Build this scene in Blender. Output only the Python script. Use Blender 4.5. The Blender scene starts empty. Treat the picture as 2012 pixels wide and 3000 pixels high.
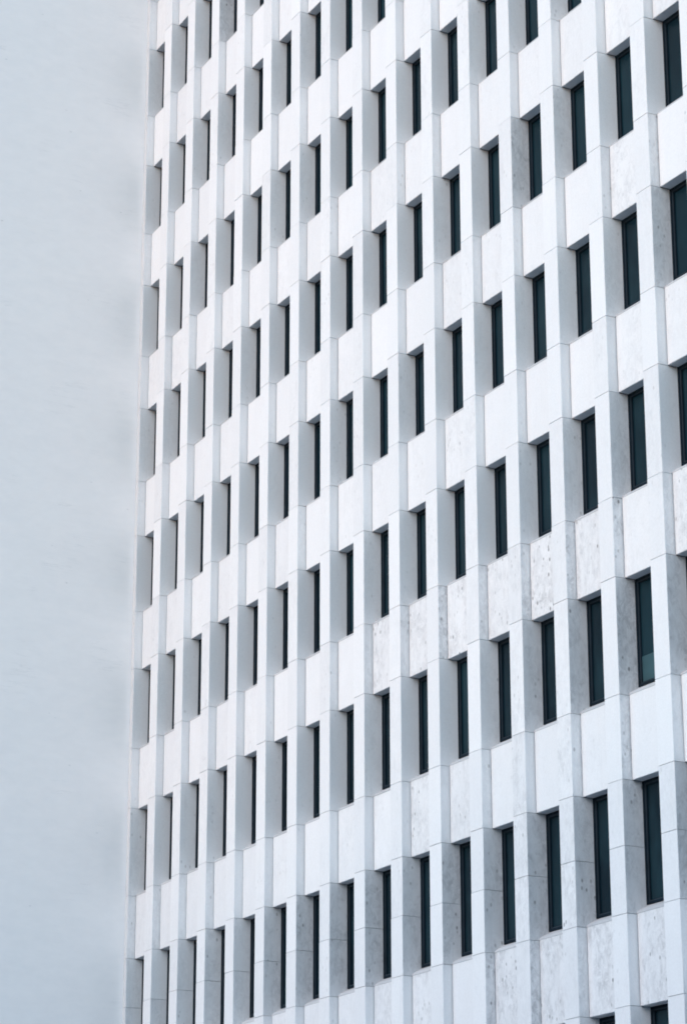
import bpy, bmesh, math, random
from mathutils import Vector
random.seed(11)
sc = bpy.context.scene
P = 1.5                                   # metres per facade bay

# ------------------------------------------------------------------ camera
PITCH, YAW, ROLL = 0.3264, 1.0815, -0.001
CAM = Vector((38.8391 * P, -16.7303 * P, 0.0))
fw = Vector((-math.sin(YAW) * math.cos(PITCH), math.cos(YAW) * math.cos(PITCH), math.sin(PITCH)))
rt = fw.cross(Vector((0, 0, 1))).normalized()
up = rt.cross(fw)
rt2 = rt * math.cos(ROLL) + up * math.sin(ROLL)
up2 = -rt * math.sin(ROLL) + up * math.cos(ROLL)
FPX = 7886.634                            # focal length in pixels of a 2012 x 3000 frame
cd = bpy.data.cameras.new('camera')
cam = bpy.data.objects.new('camera', cd)
sc.collection.objects.link(cam)
from mathutils import Matrix
cam.matrix_world = Matrix(((rt2.x, up2.x, -fw.x, CAM.x), (rt2.y, up2.y, -fw.y, CAM.y),
                           (rt2.z, up2.z, -fw.z, CAM.z), (0, 0, 0, 1)))
cd.sensor_fit = 'VERTICAL'
cd.sensor_height = 36.0
cd.lens = 36.0 * FPX / 3000.0
cd.clip_start = 0.1
cd.clip_end = 5000
sc.camera = cam
sc.cycles.filter_width = 1.8

# ------------------------------------------------------------------ light
SUN_EL, SUN_AZ = math.radians(36), math.radians(19)
w = bpy.data.worlds.new('World')
sc.world = w
w.use_nodes = True
nt = w.node_tree
bg = nt.nodes['Background']
sky = nt.nodes.new('ShaderNodeTexSky')
sky.sky_type = 'NISHITA'
sky.sun_disc = False
sky.sun_elevation = SUN_EL
sd = Vector((math.sin(SUN_AZ) * math.cos(SUN_EL), -math.cos(SUN_AZ) * math.cos(SUN_EL), math.sin(SUN_EL)))
sky.sun_rotation = math.atan2(sd.x, sd.y)
sky.air_density = 1.0
sky.dust_density = 1.0
sky.ozone_density = 1.0
hs = nt.nodes.new('ShaderNodeHueSaturation')
hs.inputs['Saturation'].default_value = 1.6
nt.links.new(sky.outputs[0], hs.inputs['Color'])
hs.inputs["Hue"].default_value = 0.465
nt.links.new(hs.outputs[0], bg.inputs['Color'])
bg.inputs['Strength'].default_value = 0.15
ld = bpy.data.lights.new('sun', 'SUN')
ld.energy = 0.7
ld.angle = math.radians(80)
ld.color = (1.0, 0.74, 0.59)
sun = bpy.data.objects.new('sun', ld)
sc.collection.objects.link(sun)
sun.rotation_euler = (-sd).to_track_quat('-Z', 'Y').to_euler()
sc.view_settings.view_transform = 'Standard'
sc.view_settings.look = 'None'
sc.view_settings.gamma = 1.0
sc.view_settings.use_curve_mapping = False
sc.view_settings.exposure = 0.98

# ------------------------------------------------------------------ measurements (bays)
D1, D2, PW, RISE = 0.134, 0.2705, 0.2958, 0.1133
HEAD = {-2: 22.874, -1: 20.623, 0: 18.370, 1: 16.121, 2: 13.878, 3: 11.607, 4: 9.299, 5: 6.901, 6: 4.354}
SILL = {-2: 21.578, -1: 19.336, 0: 17.070, 1: 14.833, 2: 12.579, 3: 10.278, 4: 7.893, 5: 5.377, 6: 2.85}
HEAD[-3] = 25.12; SILL[-3] = 23.83
HEAD[-4] = 27.36; SILL[-4] = 26.07
TOPZ = 29.2
ROWS = list(range(-4, 7))
NCOL = 18                                 # bays 0..17; pier i has its right edge at x = i
WALLX = -0.12
MID5 = 6.141
GROUND = -1.6


def bend(x, y):
    return y + 0.0989 * ((x - 8) / 8) ** 2


def V(x, y, z):
    return (x * P, bend(x, y) * P, z * P)


# ------------------------------------------------------------------ materials
def new_mat(name):
    m = bpy.data.materials.new(name)
    m.use_nodes = True
    n = m.node_tree.nodes
    l = m.node_tree.links
    return m, n, l, n['Principled BSDF']


def math_node(n, l, op, a, b=None, clamp=False):
    q = n.new('ShaderNodeMath')
    q.operation = op
    q.use_clamp = clamp
    for i, v in enumerate((a, b)):
        if v is None:
            continue
        if isinstance(v, (int, float)):
            q.inputs[i].default_value = v
        else:
            l.new(v, q.inputs[i])
    return q.outputs[0]


def noise(n, l, vec, scale, detail=4, rough=0.6, dist=0.0):
    q = n.new('ShaderNodeTexNoise')
    q.inputs['Scale'].default_value = scale
    q.inputs['Detail'].default_value = detail
    q.inputs['Roughness'].default_value = rough
    q.inputs['Distortion'].default_value = dist
    l.new(vec, q.inputs['Vector'])
    return q.outputs['Fac']


def ramp(n, l, fac, lo, hi):
    q = n.new('ShaderNodeMapRange')
    q.inputs['From Min'].default_value = lo
    q.inputs['From Max'].default_value = hi
    l.new(fac, q.inputs['Value'])
    return q.outputs['Result']


def mixc(n, l, fac, a, b):
    q = n.new('ShaderNodeMix')
    q.data_type = 'RGBA'
    for s, v in ((0, fac), (6, a), (7, b)):
        if isinstance(v, (int, float)):
            q.inputs[s].default_value = v
        elif isinstance(v, tuple):
            q.inputs[s].default_value = v
        else:
            l.new(v, q.inputs[s])
    return q.outputs[2]


def stone_material():
    """pale limestone cladding; face attribute 'tone' (slab to slab colour, painted corner shade on the first pier) and 'wear' (how veined and pitted the slab is)"""
    m, n, l, b = new_mat('limestone')
    geo = n.new('ShaderNodeNewGeometry')
    pos = geo.outputs['Position']
    at = n.new('ShaderNodeAttribute'); at.attribute_name = 'tone'
    aw = n.new('ShaderNodeAttribute'); aw.attribute_name = 'wear'
    asd = n.new('ShaderNodeAttribute'); asd.attribute_name = 'seed'
    off = n.new('ShaderNodeVectorMath'); off.operation = 'MULTIPLY_ADD'
    cmb = n.new('ShaderNodeCombineXYZ')
    for i in range(3):
        l.new(asd.outputs['Fac'], cmb.inputs[i])
    l.new(cmb.outputs[0], off.inputs[0]); off.inputs[1].default_value = (37, 91, 53); l.new(pos, off.inputs[2])
    vec = off.outputs[0]
    st = n.new('ShaderNodeMapping'); st.inputs['Scale'].default_value = (1, 1, 0.6); l.new(vec, st.inputs['Vector'])
    cloud = noise(n, l, st.outputs[0], 1.6, 5, 0.62, 0.6)
    fine = noise(n, l, vec, 26, 3, 0.7)
    mott = noise(n, l, st.outputs[0], 9.5, 6, 0.75, 0.8)
    sk = n.new('ShaderNodeMapping'); sk.inputs['Scale'].default_value = (1, 1, 0.10); l.new(vec, sk.inputs['Vector'])
    streak = noise(n, l, sk.outputs[0], 9, 4, 0.65)
    base = mixc(n, l, at.outputs['Fac'], (0.730, 0.738, 0.755, 1), (0.795, 0.802, 0.815, 1))
    # soft clouding
    c1 = ramp(n, l, cloud, 0.30, 0.75)
    col = mixc(n, l, math_node(n, l, 'MULTIPLY', c1, 0.16), base, (0.62,0.63,0.645,1))
    # veining on worn slabs
    patch = ramp(n, l, noise(n, l, st.outputs[0], 1.9, 3, 0.6, 1.0), 0.34, 0.62)
    c2 = math_node(n, l, 'MULTIPLY', math_node(n, l, 'MULTIPLY', ramp(n, l, mott, 0.40, 0.68), patch), aw.outputs['Fac'])
    col = mixc(n, l, math_node(n, l, 'MULTIPLY', c2, 0.95, True), col, (0.27, 0.275, 0.295, 1))
    c3 = math_node(n, l, 'MULTIPLY', ramp(n, l, streak, 0.52, 0.75), math_node(n, l, 'ADD', aw.outputs['Fac'], 0.12))
    col = mixc(n, l, math_node(n, l, 'MULTIPLY', c3, 0.35, True), col, (0.42, 0.41, 0.42, 1))
    # pits: small dark holes
    vo = n.new('ShaderNodeTexVoronoi'); vo.inputs['Scale'].default_value = 7.5; vo.inputs['Randomness'].default_value = 1
    l.new(st.outputs[0], vo.inputs['Vector'])
    pm = ramp(n, l, noise(n, l, vec, 1.3, 2, 0.5), 0.47, 0.62)
    wob = math_node(n, l, 'ADD', vo.outputs['Distance'], math_node(n, l, 'MULTIPLY', mott, 0.16))
    pit = ramp(n, l, wob, 0.29, 0.19)
    pit = math_node(n, l, 'MULTIPLY', math_node(n, l, 'MULTIPLY', pit, pm), math_node(n, l, 'MULTIPLY', aw.outputs['Fac'], 1.4), True)
    col = mixc(n, l, math_node(n, l, 'MULTIPLY', pit, 1.0, True), col, (0.20, 0.195, 0.20, 1))
    # grey where tone is negative: rain-dirtied sills, veined reveals, corner pier's painted shade
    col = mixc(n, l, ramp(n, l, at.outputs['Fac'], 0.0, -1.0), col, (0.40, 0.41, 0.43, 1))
    # grain
    col = mixc(n, l, math_node(n, l, 'MULTIPLY', ramp(n, l, fine, 0.35, 0.7), 0.16), col, (0.5, 0.5, 0.5, 1))
    l.new(col, b.inputs['Base Color'])
    b.inputs['Roughness'].default_value = 0.8
    b.inputs['Specular IOR Level'].default_value = 0.25
    bp = n.new('ShaderNodeBump'); bp.inputs['Strength'].default_value = 0.25; bp.inputs['Distance'].default_value = 0.01
    l.new(fine, bp.inputs['Height']); l.new(bp.outputs[0], b.inputs['Normal'])
    return m


def render_material():
    m, n, l, b = new_mat('painted_render')
    geo = n.new('ShaderNodeNewGeometry')
    mp = n.new('ShaderNodeMapping'); mp.inputs['Scale'].default_value = (1, 1, 2.2); l.new(geo.outputs['Position'], mp.inputs['Vector'])
    vec = mp.outputs[0]
    big = noise(n, l, geo.outputs['Position'], 0.28, 4, 0.5, 0.3)
    mid = noise(n, l, vec, 2.2, 5, 0.6)
    fine = noise(n, l, vec, 30, 3, 0.6)
    col = mixc(n, l, math_node(n, l, 'MULTIPLY', ramp(n, l, big, 0.35, 0.65), 0.2), (0.85, 0.83, 0.825, 1), (0.81, 0.79, 0.80, 1))
    col = mixc(n, l, math_node(n, l, 'MULTIPLY', ramp(n, l, mid, 0.35, 0.7), 0.13), col, (0.60, 0.61, 0.63, 1))
    # few faint long horizontal scars and rare specks
    lm = n.new('ShaderNodeMapping'); lm.inputs['Scale'].default_value = (1, 0.30, 4.0); l.new(geo.outputs['Position'], lm.inputs['Vector'])
    scar = noise(n, l, lm.outputs[0], 1.1, 7, 0.62, 0.25)
    ridge = math_node(n, l, 'ABSOLUTE', math_node(n, l, 'SUBTRACT', scar, 0.5))
    line = math_node(n, l, 'MULTIPLY', ramp(n, l, ridge, 0.014, 0.0), ramp(n, l, noise(n, l, geo.outputs['Position'], 0.9, 2, 0.5), 0.57, 0.68))
    col = mixc(n, l, math_node(n, l, 'MULTIPLY', line, 0.22, True), col, (0.45, 0.46, 0.48, 1))
    vo = n.new('ShaderNodeTexVoronoi'); vo.inputs['Scale'].default_value = 1.1; l.new(vec, vo.inputs['Vector'])
    sp = ramp(n, l, math_node(n, l, 'ADD', vo.outputs['Distance'], math_node(n, l, 'MULTIPLY', fine, 0.05)), 0.075, 0.04)
    col = mixc(n, l, math_node(n, l, 'MULTIPLY', sp, 0.35, True), col, (0.35, 0.36, 0.38, 1))
    l.new(col, b.inputs['Base Color'])
    b.inputs['Roughness'].default_value = 0.85
    b.inputs['Specular IOR Level'].default_value = 0.2
    bp = n.new('ShaderNodeBump'); bp.inputs['Strength'].default_value = 0.3; bp.inputs['Distance'].default_value = 0.012
    l.new(math_node(n, l, 'ADD', mid, math_node(n, l, 'MULTIPLY', fine, 0.15)), bp.inputs['Height']); l.new(bp.outputs[0], b.inputs['Normal'])
    return m


def simple(name, col, rough=0.5, spec=0.5, var=0.0, metal=0.0, vs=3.0):
    m, n, l, b = new_mat(name)
    if var:
        geo = n.new('ShaderNodeNewGeometry')
        f = noise(n, l, geo.outputs['Position'], vs, 4, 0.6)
        l.new(mixc(n, l, ramp(n, l, f, 0.3, 0.7), tuple(c * (1 - var) for c in col) + (1,), tuple(min(1, c * (1 + var)) for c in col) + (1,)), b.inputs['Base Color'])
    else:
        b.inputs['Base Color'].default_value = col + (1,)
    b.inputs['Roughness'].default_value = rough
    b.inputs['Specular IOR Level'].default_value = spec
    b.inputs['Metallic'].default_value = metal
    return m


STONE = stone_material()
WALL = render_material()
GASKET = simple('joint_sealant', (0.10, 0.11, 0.13), 0.8, 0.2, 0.2)
MORTAR = simple('joint_mortar', (0.40, 0.41, 0.43), 0.9, 0.1, 0.2)
FRAME = simple('dark_window_frame', (0.005, 0.012, 0.020), 0.5, 0.1, 0.2)
BEAD = simple('glazing_bead', (0.028, 0.042, 0.055), 0.5, 0.2, 0.15, 0.0)


def glass_material():
    m, n, l, b = new_mat('tinted_glass')
    at = n.new('ShaderNodeAttribute'); at.attribute_name = 'tone'
    geo = n.new('ShaderNodeNewGeometry')
    mp = n.new('ShaderNodeMapping'); mp.inputs['Scale'].default_value = (1, 1, 0.4); l.new(geo.outputs['Position'], mp.inputs['Vector'])
    v = noise(n, l, mp.outputs[0], 1.3, 3, 0.6)
    col = mixc(n, l, at.outputs['Fac'], (0.004, 0.010, 0.016, 1), (0.006, 0.024, 0.035, 1))
    col = mixc(n, l, math_node(n, l, 'MULTIPLY', ramp(n, l, v, 0.42, 0.66), 0.6), col, (0.012, 0.038, 0.050, 1))
    l.new(col, b.inputs['Base Color'])
    b.inputs['Roughness'].default_value = 0.08
    b.inputs['Specular IOR Level'].default_value = 0.14
    bp = n.new('ShaderNodeBump'); bp.inputs['Strength'].default_value = 0.15; bp.inputs['Distance'].default_value = 0.02
    l.new(noise(n, l, geo.outputs['Position'], 0.9, 1, 0.5), bp.inputs['Height']); l.new(bp.outputs[0], b.inputs['Normal'])
    return m


GLASS = glass_material()
TEAL = simple('pale_teal_panel', (0.03, 0.075, 0.09), 0.5, 0.3, 0.15)
PAVING = simple('paving', (0.21, 0.24, 0.28), 0.85, 0.2, 0.2)
ROOF = simple('roof_felt', (0.18, 0.18, 0.18), 0.9, 0.2, 0.2)


# ------------------------------------------------------------------ mesh helper
class MB:
    def __init__(self):
        self.v = []; self.f = []; self.mi = []; self.tone = []; self.wear = []; self.seed = []

    def quad(self, pts, mi=0, tone=0.6, wear=0.0, seed=0.0):
        k = len(self.v)
        self.v += pts
        self.f.append(tuple(range(k, k + len(pts))))
        self.mi.append(mi); self.tone.append(tone); self.wear.append(wear); self.seed.append(seed)

    def box(self, x0, x1, y0, y1, z0, z1, mi=0, faces='lrfbtu', att=None, warp=V):
        """att: dict face-letter -> (tone, wear, seed)"""
        c = lambda x, y, z: warp(x, y, z)
        F = {'f': [c(x0, y0, z0), c(x1, y0, z0), c(x1, y0, z1), c(x0, y0, z1)],
             'b': [c(x1, y1, z0), c(x0, y1, z0), c(x0, y1, z1), c(x1, y1, z1)],
             'l': [c(x0, y1, z0), c(x0, y0, z0), c(x0, y0, z1), c(x0, y1, z1)],
             'r': [c(x1, y0, z0), c(x1, y1, z0), c(x1, y1, z1), c(x1, y0, z1)],
             't': [c(x0, y0, z1), c(x1, y0, z1), c(x1, y1, z1), c(x0, y1, z1)],
             'u': [c(x0, y1, z0), c(x1, y1, z0), c(x1, y0, z0), c(x0, y0, z0)]}
        for k in faces:
            t, wv, s = (att or {}).get(k, (0.6, 0.0, 0.0))
            self.quad(F[k], mi, t, wv, s)

    def build(self, name, mats, parent=None, weld=False):
        me = bpy.data.meshes.new(name)
        me.from_pydata(self.v, [], self.f)
        for m in mats:
            me.materials.append(m)
        for p, i in zip(me.polygons, self.mi):
            p.material_index = i
        for nm in ('tone', 'wear', 'seed'):
            a = me.attributes.new(nm, 'FLOAT', 'FACE')
            for i, val in enumerate(getattr(self, nm)):
                a.data[i].value = val
        me.update()
        o = bpy.data.objects.new(name, me)
        sc.collection.objects.link(o)
        if parent:
            o.parent = parent
        return o


def edge_box(mb, x0, x1, y0, y1, z0, z1, att, cx=0.006, right=True, left=False):
    """slab with small chamfers on its two vertical front arrises"""
    F = att['f']; R = att['r']
    y0 = y0 + random.uniform(-.002, .002); x1 = x1 + random.uniform(-.0012, .0012)
    xr = x1 - cx; xl = x0 + cx
    mb.quad([V(xl, y0, z0), V(xr, y0, z0), V(xr, y0, z1), V(xl, y0, z1)], 0, *F)
    mb.quad([V(xr, y0, z0), V(x1, y0 + cx, z0), V(x1, y0 + cx, z1), V(xr, y0, z1)], 0, *F)
    mb.quad([V(x1, y0 + cx, z0), V(x1, y1, z0), V(x1, y1, z1), V(x1, y0 + cx, z1)], 0, *R)
    mb.quad([V(x0, y0 + cx, z0), V(xl, y0, z0), V(xl, y0, z1), V(x0, y0 + cx, z1)], 0, *F)
    mb.quad([V(x0, y1, z0), V(x0, y0 + cx, z0), V(x0, y0 + cx, z1), V(x0, y1, z1)], 0, *R)
    for z, fl in ((z0, True), (z1, False)):
        pts = [V(x0, y1, z), V(x1, y1, z), V(x1, y0 + cx, z), V(xr, y0, z), V(xl, y0, z), V(x0, y0 + cx, z)]
        if not fl:
            pts.reverse()
        mb.quad(pts, 0, *F)


# slabs that are clearly more veined or greyer in the photograph: (kind, bay, row) -> wear
WEAR = {}
for k, v in {('s', 8, 4): .8, ('s', 9, 4): .75, ('s', 10, 4): .7, ('s', 11, 4): .8, ('s', 12, 4): .85, ('s', 13, 4): .8,
             ('s', 9, 5): .7, ('s', 10, 5): .5, ('s', 11, 6): .85, ('s', 12, 6): .8, ('s', 13, 6): .9, ('s', 14, 6): .8,
             ('s', 15, 1): .5, ('s', 14, 1): .3, ('s', 14, 2): .5, ('s', 14, 3): .35, ('s', 15, 4): .7, ('s', 10, 3): .4,
             ('s', 5, 6): .4, ('s', 8, 6): .5, ('s', 9, 6): .5, ('s', 16, 5): .6,
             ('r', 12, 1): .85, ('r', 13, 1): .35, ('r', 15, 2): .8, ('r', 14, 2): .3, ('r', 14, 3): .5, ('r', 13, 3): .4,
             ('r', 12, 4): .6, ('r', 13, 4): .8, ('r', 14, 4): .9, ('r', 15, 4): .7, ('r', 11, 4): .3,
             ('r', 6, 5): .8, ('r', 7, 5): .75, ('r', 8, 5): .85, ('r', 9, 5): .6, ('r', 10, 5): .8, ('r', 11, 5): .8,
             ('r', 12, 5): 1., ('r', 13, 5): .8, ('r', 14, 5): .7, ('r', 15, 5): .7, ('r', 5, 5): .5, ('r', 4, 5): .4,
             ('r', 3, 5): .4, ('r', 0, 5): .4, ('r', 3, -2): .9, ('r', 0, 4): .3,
             ('q', 12, 4): .8, ('q', 11, 4): .6, ('q', 9, 4): .8, ('q', 10, 4): .8, ('q', 13, 4): .9, ('q', 14, 4): .8,
             ('q', 14, 5): .7, ('q', 11, 6): .8, ('q', 12, 6): .9, ('q', 13, 6): .6, ('q', 14, 2): .3, ('q', 15, 2): .7,
             ('q', 1, 5): .4, ('p', 12, 5): .6, ('p', 13, 5): .6, ('p', 12, 4): .3}.items():
    WEAR[k] = v


def att(kind, c, r):
    wv = WEAR.get((kind, c, r))
    if wv is None:
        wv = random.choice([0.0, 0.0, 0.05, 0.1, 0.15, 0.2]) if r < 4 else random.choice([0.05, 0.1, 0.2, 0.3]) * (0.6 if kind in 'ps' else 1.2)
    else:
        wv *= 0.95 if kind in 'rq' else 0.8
    if kind == 'p' and c == 0:  # corner pier front: shade of the corner painted in as greyer stone
        return (-0.3, 0.2, random.random() * 9)
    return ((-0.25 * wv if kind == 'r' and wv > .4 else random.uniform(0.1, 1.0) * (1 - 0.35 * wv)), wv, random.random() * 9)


# ------------------------------------------------------------------ setting
g = MB()
g.box(-400, 400, -400, 400, -2 / P, GROUND / P, warp=lambda x, y, z: (x * P, y * P, z * P))
go = g.build('ground', [PAVING])
go['kind'] = 'structure'

# ------------------------------------------------------------------ buildings
root = bpy.data.objects.new('office_building', None)
sc.collection.objects.link(root)
root.location = (0, 0, 0)
root['label'] = 'white stone office tower with a grid of narrow dark windows between projecting vertical piers'
root['category'] = 'building'

BOT = GROUND / P
JG = 0.0032                               # half width of a stone joint, in bays


def pier(i):
    mb = MB()
    x1 = float(i)
    x0 = x1 - PW if i > 0 else WALLX + 0.004
    yb = D2 + 0.25
    cuts = []
    z = TOPZ
    for r in ROWS:
        cuts.append((z, HEAD[r], 'q', r))
        if r >= 5:
            m = MID5 if r == 5 else (HEAD[r] + SILL[r]) / 2
            cuts.append((HEAD[r], m, 'r', r)); cuts.append((m, SILL[r], 'r', r))
        else:
            cuts.append((HEAD[r], SILL[r], 'r', r))
        z = SILL[r]
    cuts.append((z, BOT, 'q', 7))
    for zt, zb, k, r in cuts:
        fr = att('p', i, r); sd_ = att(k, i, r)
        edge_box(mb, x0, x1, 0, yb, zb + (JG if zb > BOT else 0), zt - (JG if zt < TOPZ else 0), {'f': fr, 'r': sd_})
    # mortar core just behind the slabs' faces
    mb.box(x0 + 0.008, x1 - 0.010, 0.010, yb - 0.01, BOT, TOPZ - 0.02, 1, 'lrf')
    return mb.build('pier', [STONE, MORTAR], root)


for i in range(NCOL + 1):
    pier(i)


def proj(x, y, z):
    q = Vector(V(x, y, z)) - CAM
    d = q.dot(fw)
    return 1006 + FPX * q.dot(rt2) / d, 1500 - FPX * q.dot(up2) / d


def shown(x0, x1, z0, z1, y):
    """area in the picture, clipped to its frame"""
    a = [proj(x0, y, z0), proj(x1, y, z0), proj(x1, y, z1), proj(x0, y, z1)]
    xs = [p[0] for p in a]; ys = [p[1] for p in a]
    wx = max(0, min(2012, max(xs)) - max(0, min(xs)))
    hy = max(0, min(3000, (ys[0] + ys[1]) / 2) - max(0, (ys[2] + ys[3]) / 2))
    return wx * hy


def spandrel(mb, i, zb, zt, r):
    """recessed panel over the window head of row r, in the bay right of pier i"""
    x0 = i + 0.017; x1 = i + 1 - PW - 0.004
    a = att('s', i, r); b_ = att('u', i, r)
    c = 0.006
    D1 = globals()['D1'] + random.uniform(-.002, .002)
    mb.quad([V(x0, D1, zb + c), V(x1, D1, zb + c), V(x1, D1, zt), V(x0, D1, zt)], 0, *a)
    mb.quad([V(x0, D1 + c, zb), V(x1, D1 + c, zb), V(x1, D1, zb + c), V(x0, D1, zb + c)], 0, *a)
    mb.quad([V(x0, D2 + .2, zb), V(x1, D2 + .2, zb), V(x1, D1 + c, zb), V(x0, D1 + c, zb)], 0, b_[0] * .6, b_[1], b_[2])
    mb.quad([V(x0, D2 + .2, zb), V(x0, D1 + c, zb), V(x0, D1, zb + c), V(x0, D1, zt), V(x0, D2 + .2, zt)], 0, *a)
    mb.quad([V(x1, D2 + .2, zt), V(x1, D1, zt), V(x1, D1, zb + c), V(x1, D1 + c, zb), V(x1, D2 + .2, zb)], 0, *a)
    # dark packing in the vertical joint beside the pier
    mb.box(i + 0.001, i + 0.0165, D1 + 0.012, D2 + .2, zb, zt, 1, 'fu')


def window_frame(mb, i, r, y=D2):
    x0 = i + 0.002; x1 = i + 1 - PW - 0.002
    z0 = SILL[r] + RISE; z1 = HEAD[r] - 0.001
    fw_ = 0.030
    def bars(a0, a1, c0, c1, wd, ya, yb_, mi):
        mb.box(a0, a0 + wd, ya, yb_, c0, c1, mi, 'lrfb')
        mb.box(a1 - wd, a1, ya, yb_, c0, c1, mi, 'lrfb')
        mb.box(a0 + wd, a1 - wd, ya + .0005, yb_, c1 - wd, c1, mi, 'ftbu')
        mb.box(a0 + wd, a1 - wd, ya + .0005, yb_, c0, c0 + wd, mi, 'ftbu')
    bars(x0, x1, z0, z1, fw_, y, y + 0.06, 0)
    bars(x0 + fw_, x1 - fw_, z0 + fw_, z1 - fw_, 0.012, y + 0.012, y + 0.06, 1)
    bars(x0 + fw_ + .012, x1 - fw_ - .012, z0 + fw_ + .012, z1 - fw_ - .012, 0.010, y + 0.022, y + 0.06, 0)


def window_pane(mb, i, r, y=D2):
    k = 0.052
    tl = random.uniform(-.0015, .0015)
    x0 = i + k; x1 = i + 1 - PW - k; z0 = SILL[r] + RISE + k - .001; z1 = HEAD[r] - k
    mb.box(x0, x1, y + 0.036, y + 0.044, z0, z1, 0, 'lrfbtu', att={'f': (min(1, max(0, random.uniform(.35, 1.0) - .12 * max(0, r - 2))), 0, 0)})


def window_sill(mb, i, r):
    x0 = i + 0.0005; x1 = i + 1 - PW - 0.0005
    a = (random.uniform(-0.9, -0.6), .3, random.random() * 9)
    s = SILL[r]
    pr = [(D1 - .002, s - .0), (D1 - .002, s + .012), (D1 + .03, s + .045), (D2 + .02, s + RISE), (D2 + .2, s + RISE), (D2 + .2, s)]
    for (ya, za), (yb_, zb) in zip(pr, pr[1:] + pr[:1]):
        mb.quad([V(x0, ya, za), V(x1, ya, za), V(x1, yb_, zb), V(x0, yb_, zb)], 0, *a)
    for x, rev in ((x0, False), (x1, True)):
        pts = [V(x, ya, za) for ya, za in pr]
        mb.quad(pts[::-1] if rev else pts, 0, *a)


bays = [(i, r) for r in ROWS for i in range(NCOL)]
area_w = {k: shown(k[0], k[0] + 1, SILL[k[1]], HEAD[k[1]], D2) for k in bays}
big = set(sorted([k for k in bays if area_w[k] > 0], key=lambda k: -area_w[k])[:100])
rest_f, rest_p, rest_s = MB(), MB(), MB()
for k in bays:
    i, r = k
    if k in big:
        f = MB(); window_frame(f, i, r); fo = f.build('window', [FRAME, BEAD], root)
        p = MB(); window_pane(p, i, r); p.build('pane', [GLASS], fo)
        s = MB(); window_sill(s, i, r); s.build('sill', [STONE], fo)
        if k == (14, 4):
            fo['label'] = 'window with a pale teal panel behind the bottom of its glass'
            t = MB()
            zb = SILL[r] + RISE + 0.054
            t.box(i + .054, i + 1 - PW - .054, D2 + 0.030, D2 + 0.0355, zb, zb + 0.30)
            t.build('teal_panel', [TEAL], fo)
    else:
        window_frame(rest_f, i, r); window_pane(rest_p, i, r); window_sill(rest_s, i, r)
for mb, nm, mt in ((rest_f, 'window', [FRAME, BEAD]),):
    ro = mb.build(nm, mt, root); ro['kind'] = 'stuff'
    po = rest_p.build('pane', [GLASS], ro); po['kind'] = 'stuff'
    so = rest_s.build('sill', [STONE], ro); so['kind'] = 'stuff'

pan = []
for i in range(NCOL):
    z = TOPZ
    for r in ROWS + [7]:
        zb = HEAD[r] if r < 7 else BOT
        pan.append((i, zb, z, r))
        z = SILL[r] if r < 7 else BOT
pan.sort(key=lambda q: -shown(q[0], q[0] + 1, q[1], q[2], D1))
rest = MB()
for n_, q in enumerate(pan):
    if n_ < 100 and shown(q[0], q[0] + 1, q[1], q[2], D1) > 0:
        mb = MB(); spandrel(mb, *q); mb.build('spandrel_panel', [STONE, GASKET], root)
    else:
        spandrel(rest, *q)
ro = rest.build('spandrel_panel', [STONE, GASKET], root); ro['kind'] = 'stuff'

# body of the building behind the cladding, and its roof
c = MB()
c.box(WALLX + .004, NCOL + 3, D2 + .26, 14, BOT, TOPZ - .05, 0, 'lrfb')
c.build('wall', [STONE], root)
c = MB()
c.box(WALLX + .004, NCOL + 3, 0.02, 14, TOPZ + .002, TOPZ + .25)
c.build('roof', [ROOF], root)

# windowless wing closing the left side of the view
W2 = lambda x, y, z: (x * P, y * P, z * P)
t = bpy.data.objects.new('windowless_block', None)
sc.collection.objects.link(t)
t['label'] = 'smooth blank pale grey wall block meeting the windowed facade at its left end'
t['category'] = 'building'
c = MB()
c.box(WALLX - 9, WALLX, -14.0, 14, BOT, TOPZ + 1.5, 0, 'lrfb', warp=W2)
c.build('wall', [WALL], t)
c = MB()
c.box(WALLX - 9, WALLX, -14.0, 14, TOPZ + 1.502, TOPZ + 1.7, warp=W2)
c.build('roof', [ROOF], t)

# added unseen blocks behind the camera: shade the lower storeys, show in the glass
def shade_block(x0, x1, y0, y1, h, face, label):
    o = bpy.data.objects.new('added_shade_building', None)
    sc.collection.objects.link(o)
    o['label'] = label
    o['category'] = 'building'
    c = MB(); c.box(x0, x1, y0, y1, GROUND, h, 0, 'lrfb', warp=lambda x, y, z: (x, y, z)); c.build('wall', [BRICK], o)
    c = MB(); c.box(x0 - .3, x1 + .3, y0 - .3, y1 + .3, h, h + .5, 0, warp=lambda x, y, z: (x, y, z)); c.build('roof', [ROOF], o)
    c = MB(); zz = 2.0
    while zz + 2 < h:
        if face == 'y':
            xx = x0 + 2
            while xx + 2 < x1:
                c.box(xx, xx + 1.6, y1 - .1, y1 + .03, zz, zz + 1.8, 0, 'lrbtu', warp=lambda x, y, z: (x, y, z)); xx += 3.4
        else:
            yy = y0 + 2
            while yy + 2 < y1:
                c.box(x0 - .03, x0 + .1, yy, yy + 1.6, zz, zz + 1.8, 0, 'lfbtu', warp=lambda x, y, z: (x, y, z)); yy += 3.4
        zz += 3.5
    k = c.build('window', [GLASS], o); k['kind'] = 'stuff'


BRICK = simple('shade_block_brick', (0.09, 0.10, 0.115), 0.9, 0.2, 0.2)
shade_block(-70, 90, -62, -44, 12, 'y', 'added unseen dark brick building opposite the white tower, shading its lower storeys')
shade_block(78, 100, -70, 25, 20, 'x', 'added unseen dark brick block right of the white tower, shading its window reveals')
